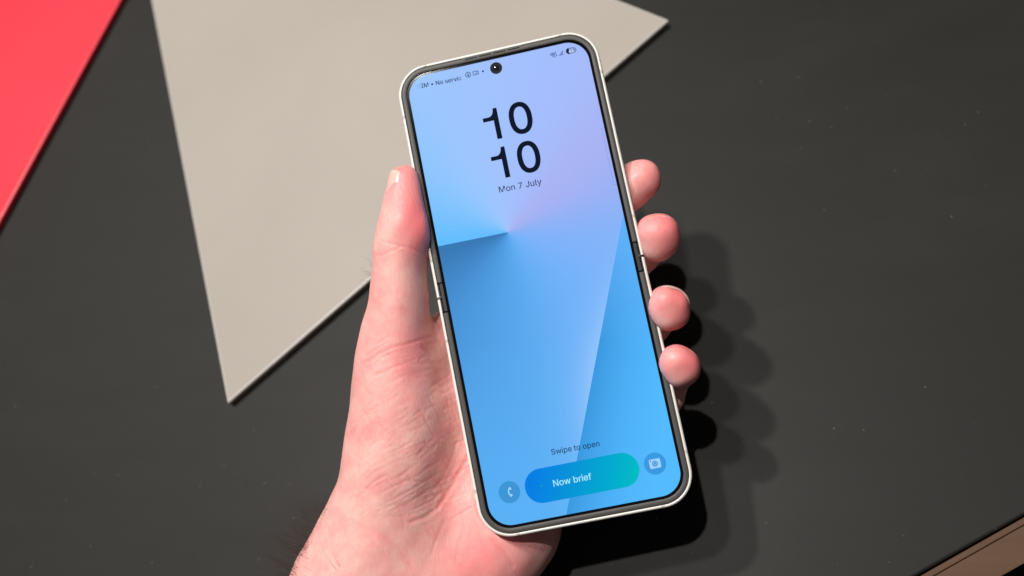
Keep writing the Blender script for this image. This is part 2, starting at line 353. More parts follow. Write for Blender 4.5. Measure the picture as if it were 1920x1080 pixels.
GLYPHS = {
'Mon 7 July': '60,0 60,509 152,509 277,187 280,179 284,170 287,159 291,147 295,135 299,123 303,110 307,97 311,84 315,71 319,60 322,49 307,49 311,59 314,71 318,83 322,95 326,108 330,121 334,134 338,146 342,158 346,169 349,179 352,187 476,509 568,509 568,0 504,0 504,291 504,302 504,314 504,327 505,340 505,354 505,369 505,383 506,398 506,413 506,428 507,443 507,457 508,441 503,425 498,409 492,393 487,378 482,363 477,348 472,335 467,322 463,310 459,300 456,291 342,0 286,0 170,291 167,300 163,310 159,321 155,333 150,347 145,361 140,376 134,392 129,408 124,424 118,441 112,457 119,457 119,444 120,430 120,416 120,401 121,386 121,372 121,357 121,342 122,328 122,315 122,302 122,291 122,0|835,-8 802,-5 772,3 745,16 721,35 701,58 684,85 672,116 665,150 662,187 665,225 672,260 684,291 701,318 721,341 745,360 772,374 802,382 835,384 869,382 899,374 927,360 951,341 971,318 988,291 1000,260 1007,225 1009,187 1007,150 1000,116 988,85 971,58 951,35 927,16 899,3 869,-5|835,46 859,49 880,55 898,66 914,80 926,97 935,117 942,139 946,163 947,187 946,212 942,236 935,258 926,278 914,296 898,310 880,321 859,328 835,330 812,328 791,321 773,310 758,296 746,278 737,258 730,236 726,212 724,187 726,163 730,139 737,117 746,97 758,80 773,66 791,55 812,49|1157,227 1157,0 1096,0 1096,379 1155,379 1155,287 1146,287 1159,319 1176,344 1195,362 1218,374 1243,382 1271,384 1295,383 1318,377 1338,369 1356,356 1371,340 1384,321 1393,298 1399,271 1400,240 1400,0 1339,0 1339,235 1337,263 1329,286 1316,304 1299,318 1278,326 1253,329 1236,328 1219,324 1204,317 1191,308 1179,297 1170,283 1163,266 1158,248|1738,0 1964,448 1703,452 1703,509 2031,509 2031,449 1806,0|2467,-7 2425,-2 2388,11 2357,33 2334,63 2319,100 2315,145 2315,173 2379,173 2379,145 2382,117 2390,93 2403,74 2421,61 2442,53 2467,50 2491,53 2512,61 2530,74 2543,93 2551,117 2553,145 2553,509 2618,509 2618,145 2613,100 2599,63 2576,33 2545,11 2509,-2|2860,-5 2836,-3 2813,2 2793,11 2775,23 2760,39 2747,59 2738,82 2732,109 2731,139 2731,379 2792,379 2792,144 2794,117 2802,94 2815,75 2832,61 2853,53 2878,50 2896,51 2912,55 2927,62 2941,71 2952,83 2961,97 2968,113 2973,132 2974,153 2974,379 3035,379 3035,0 2976,0 2976,92 2985,92 2972,60 2955,35 2935,17 2912,5 2887,-3|3227,-2 3201,0 3179,8 3162,20 3150,37 3143,59 3141,84 3141,509 3202,509 3202,99 3202,83 3205,71 3208,62 3214,57 3223,53 3234,52 3245,52 3252,53 3258,54 3269,3 3263,1 3257,0 3250,-1 3242,-2 3235,-2|3325,-139 3339,-86 3349,-87 3360,-89 3371,-90 3381,-89 3390,-86 3399,-81 3407,-74 3415,-64 3422,-51 3428,-36 3440,-1 3295,379 3362,379 3442,155 3450,132 3458,109 3464,87 3470,64 3476,42 3483,21 3461,21 3467,42 3474,64 3480,87 3486,110 3493,132 3501,155 3582,379 3649,379 3481,-58 3473,-77 3464,-93 3454,-107 3442,-119 3430,-128 3417,-136 3402,-141 3386,-144 3369,-145 3359,-145 3350,-144 3342,-143 3335,-142 3329,-140',
'Swipe to open': '224,-9 188,-7 156,-1 128,9 102,23 81,40 64,60 51,83 42,109 38,137 104,137 108,118 114,102 123,88 136,76 150,66 166,59 185,53 204,50 224,49 246,50 267,54 286,60 303,69 317,79 329,92 338,106 344,122 346,139 344,154 340,168 332,179 322,189 310,197 296,205 280,211 263,217 245,222 184,239 145,253 112,269 86,289 67,313 56,341 52,372 54,400 62,425 75,448 92,468 113,484 138,498 165,508 195,514 227,516 259,514 289,508 316,498 340,484 360,468 377,449 390,427 398,403 401,378 337,378 332,402 320,421 302,437 280,449 254,456 225,459 204,457 185,454 167,448 152,440 139,430 129,418 121,405 117,391 115,376 117,359 122,345 131,334 142,324 155,315 169,308 184,302 198,297 212,293 264,279 279,275 295,270 312,264 328,256 344,248 359,238 372,226 384,213 395,198 402,180 407,161 408,139 406,112 399,87 386,64 370,43 349,25 323,11 294,0 261,-7|584,0 469,379 534,379 580,214 587,190 593,164 600,137 608,107 615,75 622,41 611,41 618,74 625,105 632,135 639,163 646,189 653,214 699,379 763,379 808,214 815,189 821,163 828,136 835,106 842,75 849,41 838,41 845,75 852,106 860,135 867,163 873,189 880,214 927,379 991,379 876,0 815,0 765,172 761,189 756,207 751,225 746,243 742,262 737,280 733,299 728,318 723,338 737,338 733,319 728,299 723,280 719,262 714,243 709,225 704,207 699,189 694,172 645,0|1066,0 1066,379 1127,379 1127,0|1097,443 1086,444 1076,448 1067,455 1061,463 1056,472 1055,483 1056,494 1061,504 1067,512 1076,518 1086,522 1097,524 1109,522 1119,518 1128,512 1134,504 1139,494 1140,483 1139,472 1134,463 1128,455 1119,448 1109,444|1233,-143 1233,379 1292,379 1292,319 1304,327 1310,336 1318,346 1327,355 1338,364 1352,373 1368,379 1387,383 1409,384 1440,382 1468,374 1493,361 1516,342 1535,320 1550,293 1561,261 1568,227 1571,189 1568,151 1561,116 1550,84 1535,57 1516,34 1494,16 1468,3 1440,-6 1410,-8 1388,-7 1369,-3 1353,4 1339,12 1328,21 1318,31 1310,41 1304,50 1298,59 1294,-143|1400,47 1423,49 1442,55 1460,66 1474,80 1487,97 1496,117 1503,139 1507,163 1508,189 1507,215 1503,239 1496,261 1487,281 1475,298 1460,311 1443,322 1423,328 1400,330 1378,328 1359,322 1341,312 1327,299 1315,282 1305,263 1298,241 1294,216 1293,189 1294,162 1298,138 1305,115 1315,95 1327,78 1342,65 1359,55 1379,49|1817,-8 1782,-5 1750,3 1722,16 1697,35 1677,58 1660,85 1648,116 1641,150 1639,187 1641,224 1648,258 1660,290 1676,317 1696,340 1720,359 1747,373 1777,382 1810,384 1830,383 1851,380 1870,374 1889,366 1907,355 1924,341 1939,324 1951,305 1962,282 1970,256 1974,227 1976,194 1976,169 1679,169 1679,221 1943,221 1914,202 1913,226 1909,248 1902,269 1893,286 1881,301 1867,314 1850,323 1831,328 1810,330 1788,328 1768,323 1751,313 1736,301 1723,286 1714,270 1706,251 1702,231 1701,211 1701,178 1702,151 1707,127 1715,106 1726,88 1740,73 1756,61 1774,53 1795,48 1817,46 1832,47 1846,49 1858,53 1870,58 1881,65 1890,73 1898,82 1905,93 1910,105 1970,91 1963,72 1953,55 1940,39 1924,26 1907,14 1887,4 1865,-3 1842,-7|2400,379 2400,327 2203,327 2203,379|2261,471 2322,471 2322,98 2323,83 2327,70 2332,61 2341,55 2352,51 2367,50 2376,50 2382,51 2393,53 2409,2 2403,0 2396,-2 2388,-3 2380,-3 2372,-4 2365,-4 2334,-1 2309,7 2288,21 2273,41 2264,64 2261,93|2631,-8 2598,-5 2568,3 2540,16 2516,35 2496,58 2480,85 2468,116 2460,150 2458,187 2460,225 2468,260 2480,291 2496,318 2516,341 2540,360 2568,374 2598,382 2631,384 2664,382 2695,374 2722,360 2746,341 2767,318 2783,291 2795,260 2802,225 2805,187 2802,150 2795,116 2783,85 2767,58 2746,35 2722,16 2695,3 2664,-5|2631,46 2655,49 2676,55 2694,66 2709,80 2721,97 2731,117 2738,139 2742,163 2743,187 2742,212 2738,236 2731,258 2721,278 2709,296 2694,310 2676,321 2655,328 2631,330 2607,328 2587,321 2569,310 2554,296 2542,278 2532,258 2525,236 2521,212 2520,187 2521,163 2525,139 2532,117 2542,97 2554,80 2569,66 2587,55 2607,49|3234,-8 3201,-5 3171,3 3143,16 3119,35 3099,58 3083,85 3070,116 3063,150 3061,187 3063,225 3070,260 3083,291 3099,318 3119,341 3143,360 3171,374 3201,382 3234,384 3267,382 3298,374 3325,360 3349,341 3370,318 3386,291 3398,260 3405,225 3408,187 3405,150 3398,116 3386,85 3370,58 3349,35 3325,16 3298,3 3267,-5|3234,46 3258,49 3279,55 3297,66 3312,80 3324,97 3334,117 3340,139 3345,163 3346,187 3345,212 3340,236 3334,258 3324,278 3312,296 3297,310 3279,321 3258,328 3234,330 3210,328 3190,321 3172,310 3157,296 3144,278 3135,258 3128,236 3124,212 3123,187 3124,163 3128,139 3135,117 3144,97 3157,80 3172,66 3190,55 3210,49|3494,-143 3494,379 3554,379 3554,319 3565,327 3571,336 3579,346 3588,355 3600,364 3613,373 3629,379 3649,383 3671,384 3701,382 3729,374 3755,361 3777,342 3796,320 3812,293 3823,261 3830,227 3832,189 3830,151 3823,116 3812,84 3796,57 3777,34 3755,16 3730,3 3702,-6 3671,-8 3649,-7 3630,-3 3614,4 3601,12 3589,21 3580,31 3572,41 3565,50 3560,59 3555,-143|3662,47 3684,49 3704,55 3721,66 3736,80 3748,97 3758,117 3764,139 3769,163 3770,189 3769,215 3765,239 3758,261 3748,281 3736,298 3722,311 3704,322 3684,328 3662,330 3640,328 3620,322 3603,312 3588,299 3576,282 3567,263 3560,241 3556,216 3554,189 3556,162 3560,138 3567,115 3577,95 3589,78 3603,65 3621,55 3640,49|4078,-8 4043,-5 4011,3 3983,16 3959,35 3938,58 3922,85 3910,116 3903,150 3900,187 3903,224 3910,258 3921,290 3938,317 3957,340 3981,359 4008,373 4038,382 4071,384 4092,383 4112,380 4132,374 4151,366 4169,355 4185,341 4200,324 4213,305 4223,282 4231,256 4236,227 4237,194 4237,169 3941,169 3941,221 4204,221 4176,202 4175,226 4171,248 4164,269 4155,286 4143,301 4129,314 4112,323 4093,328 4071,330 4049,328 4030,323 4012,313 3997,301 3985,286 3975,270 3968,251 3964,231 3962,211 3962,178 3964,151 3969,127 3977,106 3988,88 4001,73 4017,61 4036,53 4056,48 4079,46 4093,47 4107,49 4120,53 4132,58 4142,65 4152,73 4160,82 4166,93 4172,105 4231,91 4224,72 4214,55 4201,39 4186,26 4168,14 4149,4 4127,-3 4103,-7|4384,227 4384,0 4323,0 4323,379 4382,379 4382,287 4372,287 4386,319 4402,344 4422,362 4445,374 4470,382 4497,384 4522,383 4545,377 4565,369 4583,356 4598,340 4611,321 4620,298 4625,271 4627,240 4627,0 4566,0 4566,235 4564,263 4556,286 4543,304 4526,318 4505,326 4480,329 4462,328 4446,324 4431,317 4417,308 4406,297 4396,283 4389,266 4385,248',
'Now brief': '60,0 60,509 136,509 343,183 349,174 355,163 363,151 371,137 379,122 388,107 396,90 405,73 414,55 405,54 403,72 402,90 401,108 400,126 399,142 399,157 399,171 399,184 399,195 399,509 463,509 463,0 387,0 202,290 194,303 186,317 177,331 168,346 159,363 148,381 136,402 123,425 108,452 119,454 120,429 121,406 122,384 123,363 124,345 124,328 125,313 125,301 125,291 125,0|731,-8 698,-5 668,3 640,16 616,35 596,58 579,85 567,116 560,150 558,187 560,225 567,260 579,291 596,318 616,341 640,360 668,374 698,382 731,384 764,382 794,374 822,360 846,341 866,318 883,291 895,260 902,225 904,187 902,150 895,116 883,85 866,58 846,35 822,16 794,3 764,-5|731,46 755,49 776,55 794,66 809,80 821,97 830,117 837,139 841,163 843,187 841,212 837,236 830,258 821,278 809,296 794,310 776,321 755,328 731,330 707,328 686,321 668,310 653,296 641,278 632,258 625,236 621,212 620,187 621,163 625,139 632,117 641,97 653,80 668,66 686,55 707,49|1076,0 961,379 1026,379 1072,214 1079,190 1085,164 1092,137 1100,107 1107,75 1114,41 1103,41 1110,74 1117,105 1124,135 1131,163 1138,189 1145,214 1191,379 1255,379 1300,214 1307,189 1313,163 1320,136 1327,106 1334,75 1341,41 1330,41 1337,75 1344,106 1351,135 1359,163 1365,189 1372,214 1419,379 1483,379 1368,0 1307,0 1257,172 1253,189 1248,207 1243,225 1238,243 1234,262 1229,280 1224,299 1220,318 1215,338 1229,338 1225,319 1220,299 1215,280 1211,262 1206,243 1201,225 1196,207 1191,189 1186,172 1137,0|1923,-8 1901,-7 1882,-3 1866,4 1852,12 1841,21 1831,31 1823,41 1817,50 1812,59 1805,59 1805,0 1746,0 1746,509 1807,509 1807,319 1817,327 1823,336 1831,346 1840,355 1851,364 1865,373 1881,379 1900,383 1922,384 1953,382 1981,374 2006,361 2029,342 2048,320 2063,293 2075,261 2081,227 2084,189 2081,151 2075,116 2063,84 2048,57 2029,34 2007,16 1981,3 1953,-6|1914,47 1936,49 1956,55 1973,66 1988,80 2000,97 2009,117 2016,139 2020,163 2022,189 2020,215 2016,239 2009,261 2000,281 1988,298 1973,311 1956,322 1936,328 1914,330 1891,328 1872,322 1855,312 1840,299 1828,282 1818,263 1812,241 1807,216 1806,189 1807,162 1812,138 1819,115 1828,95 1840,78 1855,65 1872,55 1892,49|2170,0 2170,379 2229,379 2229,321 2242,339 2254,354 2270,367 2289,377 2309,383 2331,385 2341,385 2347,384 2357,384 2361,322 2354,324 2340,325 2333,326 2325,326 2308,324 2292,321 2277,315 2264,306 2253,296 2244,284 2237,269 2233,254 2231,237 2231,0|2429,0 2429,379 2491,379 2491,0|2461,443 2450,444 2440,448 2431,455 2424,463 2420,472 2418,483 2420,494 2424,504 2431,512 2440,518 2450,522 2461,524 2472,522 2482,518 2491,512 2498,504 2502,494 2503,483 2502,472 2498,463 2491,455 2482,448 2472,444|2756,-8 2720,-5 2689,3 2660,16 2636,35 2616,58 2599,85 2587,116 2580,150 2578,187 2580,224 2587,258 2599,290 2615,317 2635,340 2659,359 2686,373 2716,382 2749,384 2769,383 2789,380 2809,374 2828,366 2846,355 2863,341 2878,324 2890,305 2901,282 2908,256 2913,227 2915,194 2915,169 2618,169 2618,221 2882,221 2853,202 2852,226 2848,248 2841,269 2832,286 2820,301 2806,314 2789,323 2770,328 2749,330 2727,328 2707,323 2690,313 2675,301 2662,286 2652,270 2645,251 2641,231 2639,211 2639,178 2641,151 2646,127 2654,106 2665,88 2678,73 2695,61 2713,53 2733,48 2756,46 2771,47 2784,49 2797,53 2809,58 2820,65 2829,73 2837,82 2844,93 2849,105 2909,91 2901,72 2891,55 2879,39 2863,26 2846,14 2826,4 2804,-3 2781,-7|3175,379 3175,327 2954,327 2954,379|3028,0 3028,432 3030,452 3035,470 3043,486 3054,499 3067,510 3083,519 3099,525 3117,529 3135,530 3148,530 3160,529 3170,527 3178,525 3185,523 3190,521 3175,468 3167,471 3157,473 3150,474 3142,474 3125,472 3112,468 3102,460 3095,449 3091,435 3089,419 3089,0',
'SIM • No servic': '224,-9 188,-7 156,-1 128,9 102,23 81,40 64,60 51,83 42,109 38,137 104,137 108,118 114,102 123,88 136,76 150,66 166,59 185,53 204,50 224,49 246,50 267,54 286,60 303,69 317,79 329,92 338,106 344,122 346,139 344,154 340,168 332,179 322,189 310,197 296,205 280,211 263,217 245,222 184,239 145,253 112,269 86,289 67,313 56,341 52,372 54,400 62,425 75,448 92,468 113,484 138,498 165,508 195,514 227,516 259,514 289,508 316,498 340,484 360,468 377,449 390,427 398,403 401,378 337,378 332,402 320,421 302,437 280,449 254,456 225,459 204,457 185,454 167,448 152,440 139,430 129,418 121,405 117,391 115,376 117,359 122,345 131,334 142,324 155,315 169,308 184,302 198,297 212,293 264,279 279,275 295,270 312,264 328,256 344,248 359,238 372,226 384,213 395,198 402,180 407,161 408,139 406,112 399,87 386,64 370,43 349,25 323,11 294,0 261,-7|478,0 478,57 565,57 565,452 478,452 478,509 716,509 716,452 629,452 629,57 716,57 716,0|807,0 807,509 899,509 1024,187 1027,179 1031,170 1034,159 1038,147 1042,135 1046,123 1050,110 1054,97 1058,84 1062,71 1066,60 1069,49 1054,49 1058,59 1061,71 1065,83 1069,95 1073,108 1077,121 1081,134 1085,146 1089,158 1093,169 1096,179 1099,187 1223,509 1315,509 1315,0 1251,0 1251,291 1251,302 1251,314 1251,327 1252,340 1252,354 1252,369 1252,383 1253,398 1253,413 1253,428 1254,443 1254,457 1255,441 1250,425 1245,409 1239,393 1234,378 1229,363 1224,348 1219,335 1214,322 1210,310 1206,300 1203,291 1089,0 1033,0 917,291 914,300 910,310 906,321 902,333 897,347 892,361 887,376 881,392 876,408 871,424 865,441 859,457 866,457 866,444 867,430 867,416 867,401 868,386 868,372 868,357 868,342 869,328 869,315 869,302 869,291 869,0|1757,93 1738,94 1719,99 1702,107 1687,118 1674,131 1663,147 1655,164 1650,182 1648,202 1650,221 1655,240 1663,257 1674,272 1687,285 1702,296 1719,305 1738,309 1757,311 1777,309 1795,305 1812,296 1828,285 1841,272 1852,257 1860,240 1865,221 1867,202 1865,182 1860,164 1852,147 1841,131 1828,118 1812,107 1795,99 1777,94|2199,0 2199,509 2276,509 2482,183 2488,174 2495,163 2502,151 2510,137 2518,122 2527,107 2536,90 2544,73 2553,55 2544,54 2542,72 2541,90 2540,108 2539,126 2539,142 2538,157 2538,171 2538,184 2538,195 2538,509 2603,509 2603,0 2526,0 2341,290 2333,303 2325,317 2317,331 2308,346 2298,363 2287,381 2275,402 2262,425 2247,452 2258,454 2260,429 2261,406 2262,384 2262,363 2263,345 2264,328 2264,313 2264,301 2264,291 2264,0|2870,-8 2837,-5 2807,3 2779,16 2755,35 2735,58 2719,85 2707,116 2699,150 2697,187 2699,225 2707,260 2719,291 2735,318 2755,341 2779,360 2807,374 2837,382 2870,384 2903,382 2934,374 2961,360 2985,341 3006,318 3022,291 3034,260 3041,225 3044,187 3041,150 3034,116 3022,85 3006,58 2985,35 2961,16 2934,3 2903,-5|2870,46 2894,49 2915,55 2933,66 2948,80 2960,97 2970,117 2977,139 2981,163 2982,187 2981,212 2977,236 2970,258 2960,278 2948,296 2933,310 2915,321 2894,328 2870,330 2846,328 2826,321 2808,310 2793,296 2781,278 2771,258 2764,236 2760,212 2759,187 2760,163 2764,139 2771,117 2781,97 2793,80 2808,66 2826,55 2846,49|3448,-8 3422,-7 3399,-3 3378,3 3359,12 3342,24 3327,38 3316,54 3307,73 3301,94 3360,107 3366,87 3376,72 3390,60 3406,52 3425,47 3447,45 3472,47 3493,53 3510,62 3523,74 3531,88 3534,103 3532,115 3527,126 3520,136 3509,144 3495,150 3478,155 3415,170 3383,180 3358,192 3338,208 3324,227 3315,249 3312,274 3314,295 3321,314 3331,332 3344,347 3361,360 3381,370 3403,378 3427,383 3453,384 3477,383 3500,379 3519,372 3537,363 3552,352 3565,339 3575,324 3583,308 3590,290 3534,277 3528,291 3519,304 3508,316 3494,325 3475,331 3453,333 3432,331 3413,326 3397,317 3384,305 3377,292 3374,277 3376,264 3381,253 3390,243 3402,235 3418,229 3437,223 3495,209 3527,200 3552,187 3572,171 3586,153 3594,131 3597,107 3595,85 3588,65 3578,47 3564,31 3546,18 3525,6 3502,-2 3476,-7|3843,-8 3807,-5 3776,3 3748,16 3723,35 3703,58 3686,85 3674,116 3667,150 3665,187 3667,224 3674,258 3686,290 3702,317 3722,340 3746,359 3773,373 3803,382 3836,384 3856,383 3877,380 3896,374 3915,366 3933,355 3950,341 3965,324 3977,305 3988,282 3995,256 4000,227 4002,194 4002,169 3705,169 3705,221 3969,221 3940,202 3939,226 3935,248 3928,269 3919,286 3907,301 3893,314 3876,323 3857,328 3836,330 3814,328 3794,323 3777,313 3762,301 3749,286 3740,270 3732,251 3728,231 3727,211 3727,178 3728,151 3733,127 3741,106 3752,88 3766,73 3782,61 3800,53 3821,48 3843,46 3858,47 3871,49 3884,53 3896,58 3907,65 3916,73 3924,82 3931,93 3936,105 3996,91 3988,72 3978,55 3966,39 3950,26 3933,14 3913,4 3891,-3 3868,-7|4087,0 4087,379 4146,379 4146,321 4159,339 4171,354 4187,367 4205,377 4226,383 4248,385 4258,385 4264,384 4274,384 4278,322 4271,324 4264,324 4257,325 4249,326 4241,326 4224,324 4208,321 4194,315 4180,306 4169,296 4160,284 4154,269 4150,254 4148,237 4148,0|4456,0 4311,379 4378,379 4459,155 4467,132 4474,110 4481,87 4487,64 4493,42 4499,21 4478,21 4484,42 4490,64 4496,87 4503,110 4510,132 4518,155 4598,379 4665,379 4520,0|4735,0 4735,379 4797,379 4797,0|4766,443 4755,444 4745,448 4737,455 4730,463 4726,472 4724,483 4726,494 4730,504 4737,512 4745,518 4755,522 4766,524 4778,522 4788,518 4797,512 4804,504 4808,494 4809,483 4808,472 4804,463 4797,455 4788,448 4778,444|5057,-8 5024,-5 4994,3 4966,16 4942,35 4922,58 4905,85 4893,116 4886,150 4884,187 4886,225 4893,260 4905,291 4922,318 4942,341 4966,360 4994,374 5024,382 5057,384 5075,384 5093,381 5109,377 5125,371 5140,364 5154,356 5167,346 5179,335 5189,322 5198,308 5205,293 5211,277 5152,262 5149,272 5145,281 5140,289 5134,297 5127,304 5119,311 5111,316 5102,321 5091,325 5081,328 5069,329 5057,330 5033,328 5012,321 4995,310 4980,296 4967,278 4958,258 4951,236 4947,212 4946,187 4947,163 4951,139 4958,117 4967,97 4980,80 4995,66 5012,55 5033,49 5057,46 5069,47 5081,49 5092,52 5102,55 5112,60 5120,66 5128,73 5135,80 5141,89 5146,98 5150,107 5154,117 5212,102 5207,86 5200,70 5191,56 5180,43 5169,32 5156,21 5142,12 5126,5 5110,-1 5093,-5 5075,-7',
'41': '40,105 40,158 247,509 311,509 109,166 413,163 413,105|282,0 282,121 282,146 282,318 343,318 343,0|530,0 530,55 844,55 844,0|729,509 729,0 665,0 665,448 539,358 539,427 651,509',
'6': '226,-7 196,-4 168,3 142,15 119,31 100,51 84,74 73,101 66,130 64,162 65,187 71,212 80,239 93,268 112,302 137,340 252,509 322,509 151,261 151,270 157,279 165,288 174,295 184,302 196,307 208,311 221,313 235,314 265,312 291,305 316,295 337,280 355,262 370,240 380,215 387,187 389,157 387,127 379,98 368,73 352,50 333,30 310,14 284,3 257,-4|226,48 245,50 263,55 279,63 293,73 304,86 314,101 322,119 326,137 327,157 326,178 322,196 314,213 304,228 293,241 279,251 263,259 245,264 226,265 207,264 190,259 174,252 160,241 148,229 138,214 131,197 126,179 125,158 126,138 131,119 138,102 148,86 160,73 174,63 190,55 207,50',
}
def text(name, s, p0, p1, m, bold=0.0, z=ZT, pick=None):
    """flat lettering: outlines in thousandths of an em, fitted between two phone points on the baseline"""
    LP = [[tuple(map(int, q.split(','))) for q in l.split(' ')] for l in GLYPHS[s].split('|')]
    x0 = min(q[0] for l in LP for q in l); x1 = max(q[0] for l in LP for q in l)
    d = (p1-p0).xy; sc = d.length/(x1-x0); a_ = math.atan2(d.y, d.x)
    keep = [l for l in LP if pick is None or pick[0] <= (sum(q[0] for q in l)/len(l)-x0)/(x1-x0) < pick[1]]
    return flatmesh(name, [xform([((q[0]-x0), q[1]) for q in l], p0, a_, sc) for l in keep], m, screen, z, offset=bold)
# clock: digits drawn in a unit box (1 high)
def arc(cx, cy, rx, ry, a0, a1, k): return [(cx+rx*math.cos(math.radians(a0+(a1-a0)*i/k)), cy+ry*math.sin(math.radians(a0+(a1-a0)*i/k))) for i in range(k+1)]
one = [(.35, 0), (.508, 0), (.508, 1.0), (.385, 1.0)]+[(.375, .92)]+arc(.20, .935, .17, .19, -20, -88, 8)+[(.02, .745), (.02, .615), (.35, .615)]
def sup(cx, cy, rx, ry, e, k=48):
    out = []
    for i in range(k):
        t = 2*math.pi*i/k; c_, s__ = math.cos(t), math.sin(t)
        out.append((cx+rx*math.copysign(abs(c_)**(2/e), c_), cy+ry*math.copysign(abs(s__)**(2/e), s__)))
    return out
zero = [sup(0, .5, .365, .525, 2.25), sup(0, .5, .2, .368, 2.3)[::-1]]
def digits(pts):
    (b1, t1, zc_b, zc_t) = pts
    B, Tt = K(*b1), K(*t1); hgt = (Tt-B).length
    sub_flat('clock_digit', [xform([((x-.43), y) for x, y in one], B, 0, hgt)], m_ink)
    zb, zt = K(*zc_b), K(*zc_t); hz = (zt-zb).length/1.04
    cz = (zb+zt)/2
    for_ = [[(cz.x+x*hz, cz.y+(y-.5)*hz) for x, y in lp] for lp in zero]
    sub_flat('clock_digit', for_, m_ink)
digits(((937.5, 259.5), (926.5, 202), (982, 250), (970, 191)))
digits(((952.5, 332), (941.5, 274.5), (996.5, 323), (986, 264)))
text('date_text', 'Mon 7 July', K(936.5, 361), K(1016, 345), m_date, .02)
text('swipe_text', 'Swipe to open', K(1034.5, 853), K(1124.5, 836.5), m_swipe, .025)
SV, q0, q1 = 'SIM • No servic', K(783.2, 166), K(865.5, 149.3)
text('status_text', SV, q0, q1, m_ink4, .01, pick=(-1, .07))
for dx_ in (-.025, .025):
    dv_ = Vector((dx_, 0, 0))
    text('status_text', SV, q0+dv_, q1+dv_, m_ink2, .015, z=ZT+dx_*.1, pick=(.07, .925))
text('status_text', SV, q0, q1, m_ink3, .015, pick=(.925, 2))
def ring(p, r0, r1, k=28):
    lp = [[(p.x+r*math.cos(2*math.pi*i/k), p.y+r*math.sin(2*math.pi*i/k)) for i in range(k)] for r in (r1, r0) if r > 0]
    if len(lp) > 1: lp[1] = lp[1][::-1]
    return lp
p = K(877.5, 139.5)
ic = ring(p, .78, 1.02)
sub_flat('status_icon', ic, m_ink2)
sub_flat('status_icon', [capsule(p.x, p.y+.28, .3, .16), capsule(p.x, p.y-.3, .32, .2), [(p.x-.1, p.y-.3), (p.x+.1, p.y-.3), (p.x+.1, p.y+.3), (p.x-.1, p.y+.3)]], m_ink2)
p = K(891.5, 136.5)
def bx(p, x0, y0, x1, y1): return [(p.x+x0, p.y+y0), (p.x+x1, p.y+y0), (p.x+x1, p.y+y1), (p.x+x0, p.y+y1)]
sub_flat('status_icon', [bx(p, -1, -.7, -.79, .8), bx(p, -.79, .59, .85, .8), bx(p, -.79, -.7, -.3, -.49)], m_ink2)
sub_flat('status_icon', [capsule(p.x+.75, p.y-.05, .36, .6, 4, 0, .18), capsule(p.x+.75, p.y-.05, .18, .42, 4, 0, .1)[::-1]], m_ink2)
sub_flat('status_icon', ring(p+Vector((0, -.35, 0)), .16, .32, 14), m_ink2)
sub_flat('status_icon', ring(K(905.3, 133), 0, .36), m_ink2)
# wifi, signal, battery
p = K(1037.5, 106.5)
for r in (.55, 1.0, 1.45):
    o_ = arc(p.x, p.y, r+.125, r+.125, 45, 135, 12); i_ = arc(p.x, p.y, r-.125, r-.125, 135, 45, 12)
    sub_flat('status_icon', [o_+i_], m_ink3)
sub_flat('status_icon', ring(p, 0, .17, 12), m_ink2)
text('status_text', '6', K(1040.4, 99.6), K(1043, 99), m_ink2)
for px, py, sgn in ((1040.6, 104.5, -1), (1043.8, 103, 1)):
    q = K(px, py); sub_flat('status_icon', [[(q.x-.26, q.y), (q.x+.26, q.y), (q.x, q.y+.45*sgn)][::sgn], bx(q, -.08, min(0, -.3*sgn), .08, max(0, -.3*sgn))], m_ink2)
for i in range(4):
    q = K(1048.6+2.35*i, 103.9-.5*i); sub_flat('status_icon', [bx(q, -.115, 0, .115, .3+.43*i)], m_ink3)
p = K(1071, 94)
sub_flat('battery_icon', [capsule(p.x, p.y, 1.85, 1.12)], glowmat('battery_grey', '7d93c6'))
lft = [q for q in capsule(p.x, p.y, 1.85, 1.12, 16) if q[0] < p.x-.1]
lft.sort(key=lambda q: math.atan2(q[1]-p.y, q[0]-p.x-.2) % (2*math.pi))
sub_flat('battery_icon', [lft], glowmat('battery_navy', '16264d'), ZT+.02)
text('battery_text', '41', p+Vector((-.85, -.62, 0)), p+Vector((.85, -.62, 0)), glowmat('battery_white', 'd8e4ff'), .05, z=ZT+.04)
# front camera
m_lens = mat('lens_black', (.006, .007, .01), .3, .03)
p = K(930, 127)
sub_flat('front_camera', ring(p, 0, 2.13, 48), m_lens)
sub_flat('camera_ring', ring(p, 1.2, 1.34, 48), mat('lens_ring', (.012, .014, .018), .5, .1), ZT+.02)
# domed lens glass
V = []; F = []; NR, NA = 6, 24
for i in range(NR):
    r = 1.1*(i+1)/NR
    for j in range(NA): V.append(((p.x+r*math.cos(2*math.pi*j/NA))*MM, (p.y+r*math.sin(2*math.pi*j/NA))*MM, (ZT+.02+.25*(1-(r/1.1)**2))*MM))
V.append((p.x*MM, p.y*MM, (ZT+.27)*MM))
for i in range(NR-1):
    for j in range(NA): F.append([i*NA+j, i*NA+(j+1) % NA, (i+1)*NA+(j+1) % NA, (i+1)*NA+j][::-1])
for j in range(NA): F.append([len(V)-1, j, (j+1) % NA])
mesh_obj('camera_lens', V, F, mat('lens_glass', (.01, .012, .016), .08, .8), screen, smooth=True)
# edge panel handle on the right border of the display
h0, h1 = K(1134, 238), K(1156, 346); hx = PW2-SI
o_ = [(hx, h0.y), (hx-.75, h0.y), (hx-1.05, h0.y-.35), (hx-1.05, h1.y+.35), (hx-.75, h1.y), (hx, h1.y)]
i_ = [(hx, h1.y+.15), (hx-.68, h1.y+.15), (hx-.92, h1.y+.42), (hx-.92, h0.y-.42), (hx-.68, h0.y-.15), (hx, h0.y-.15)]
sub_flat('edge_handle', [o_+i_], glowmat('handle_line', '8396d8'))
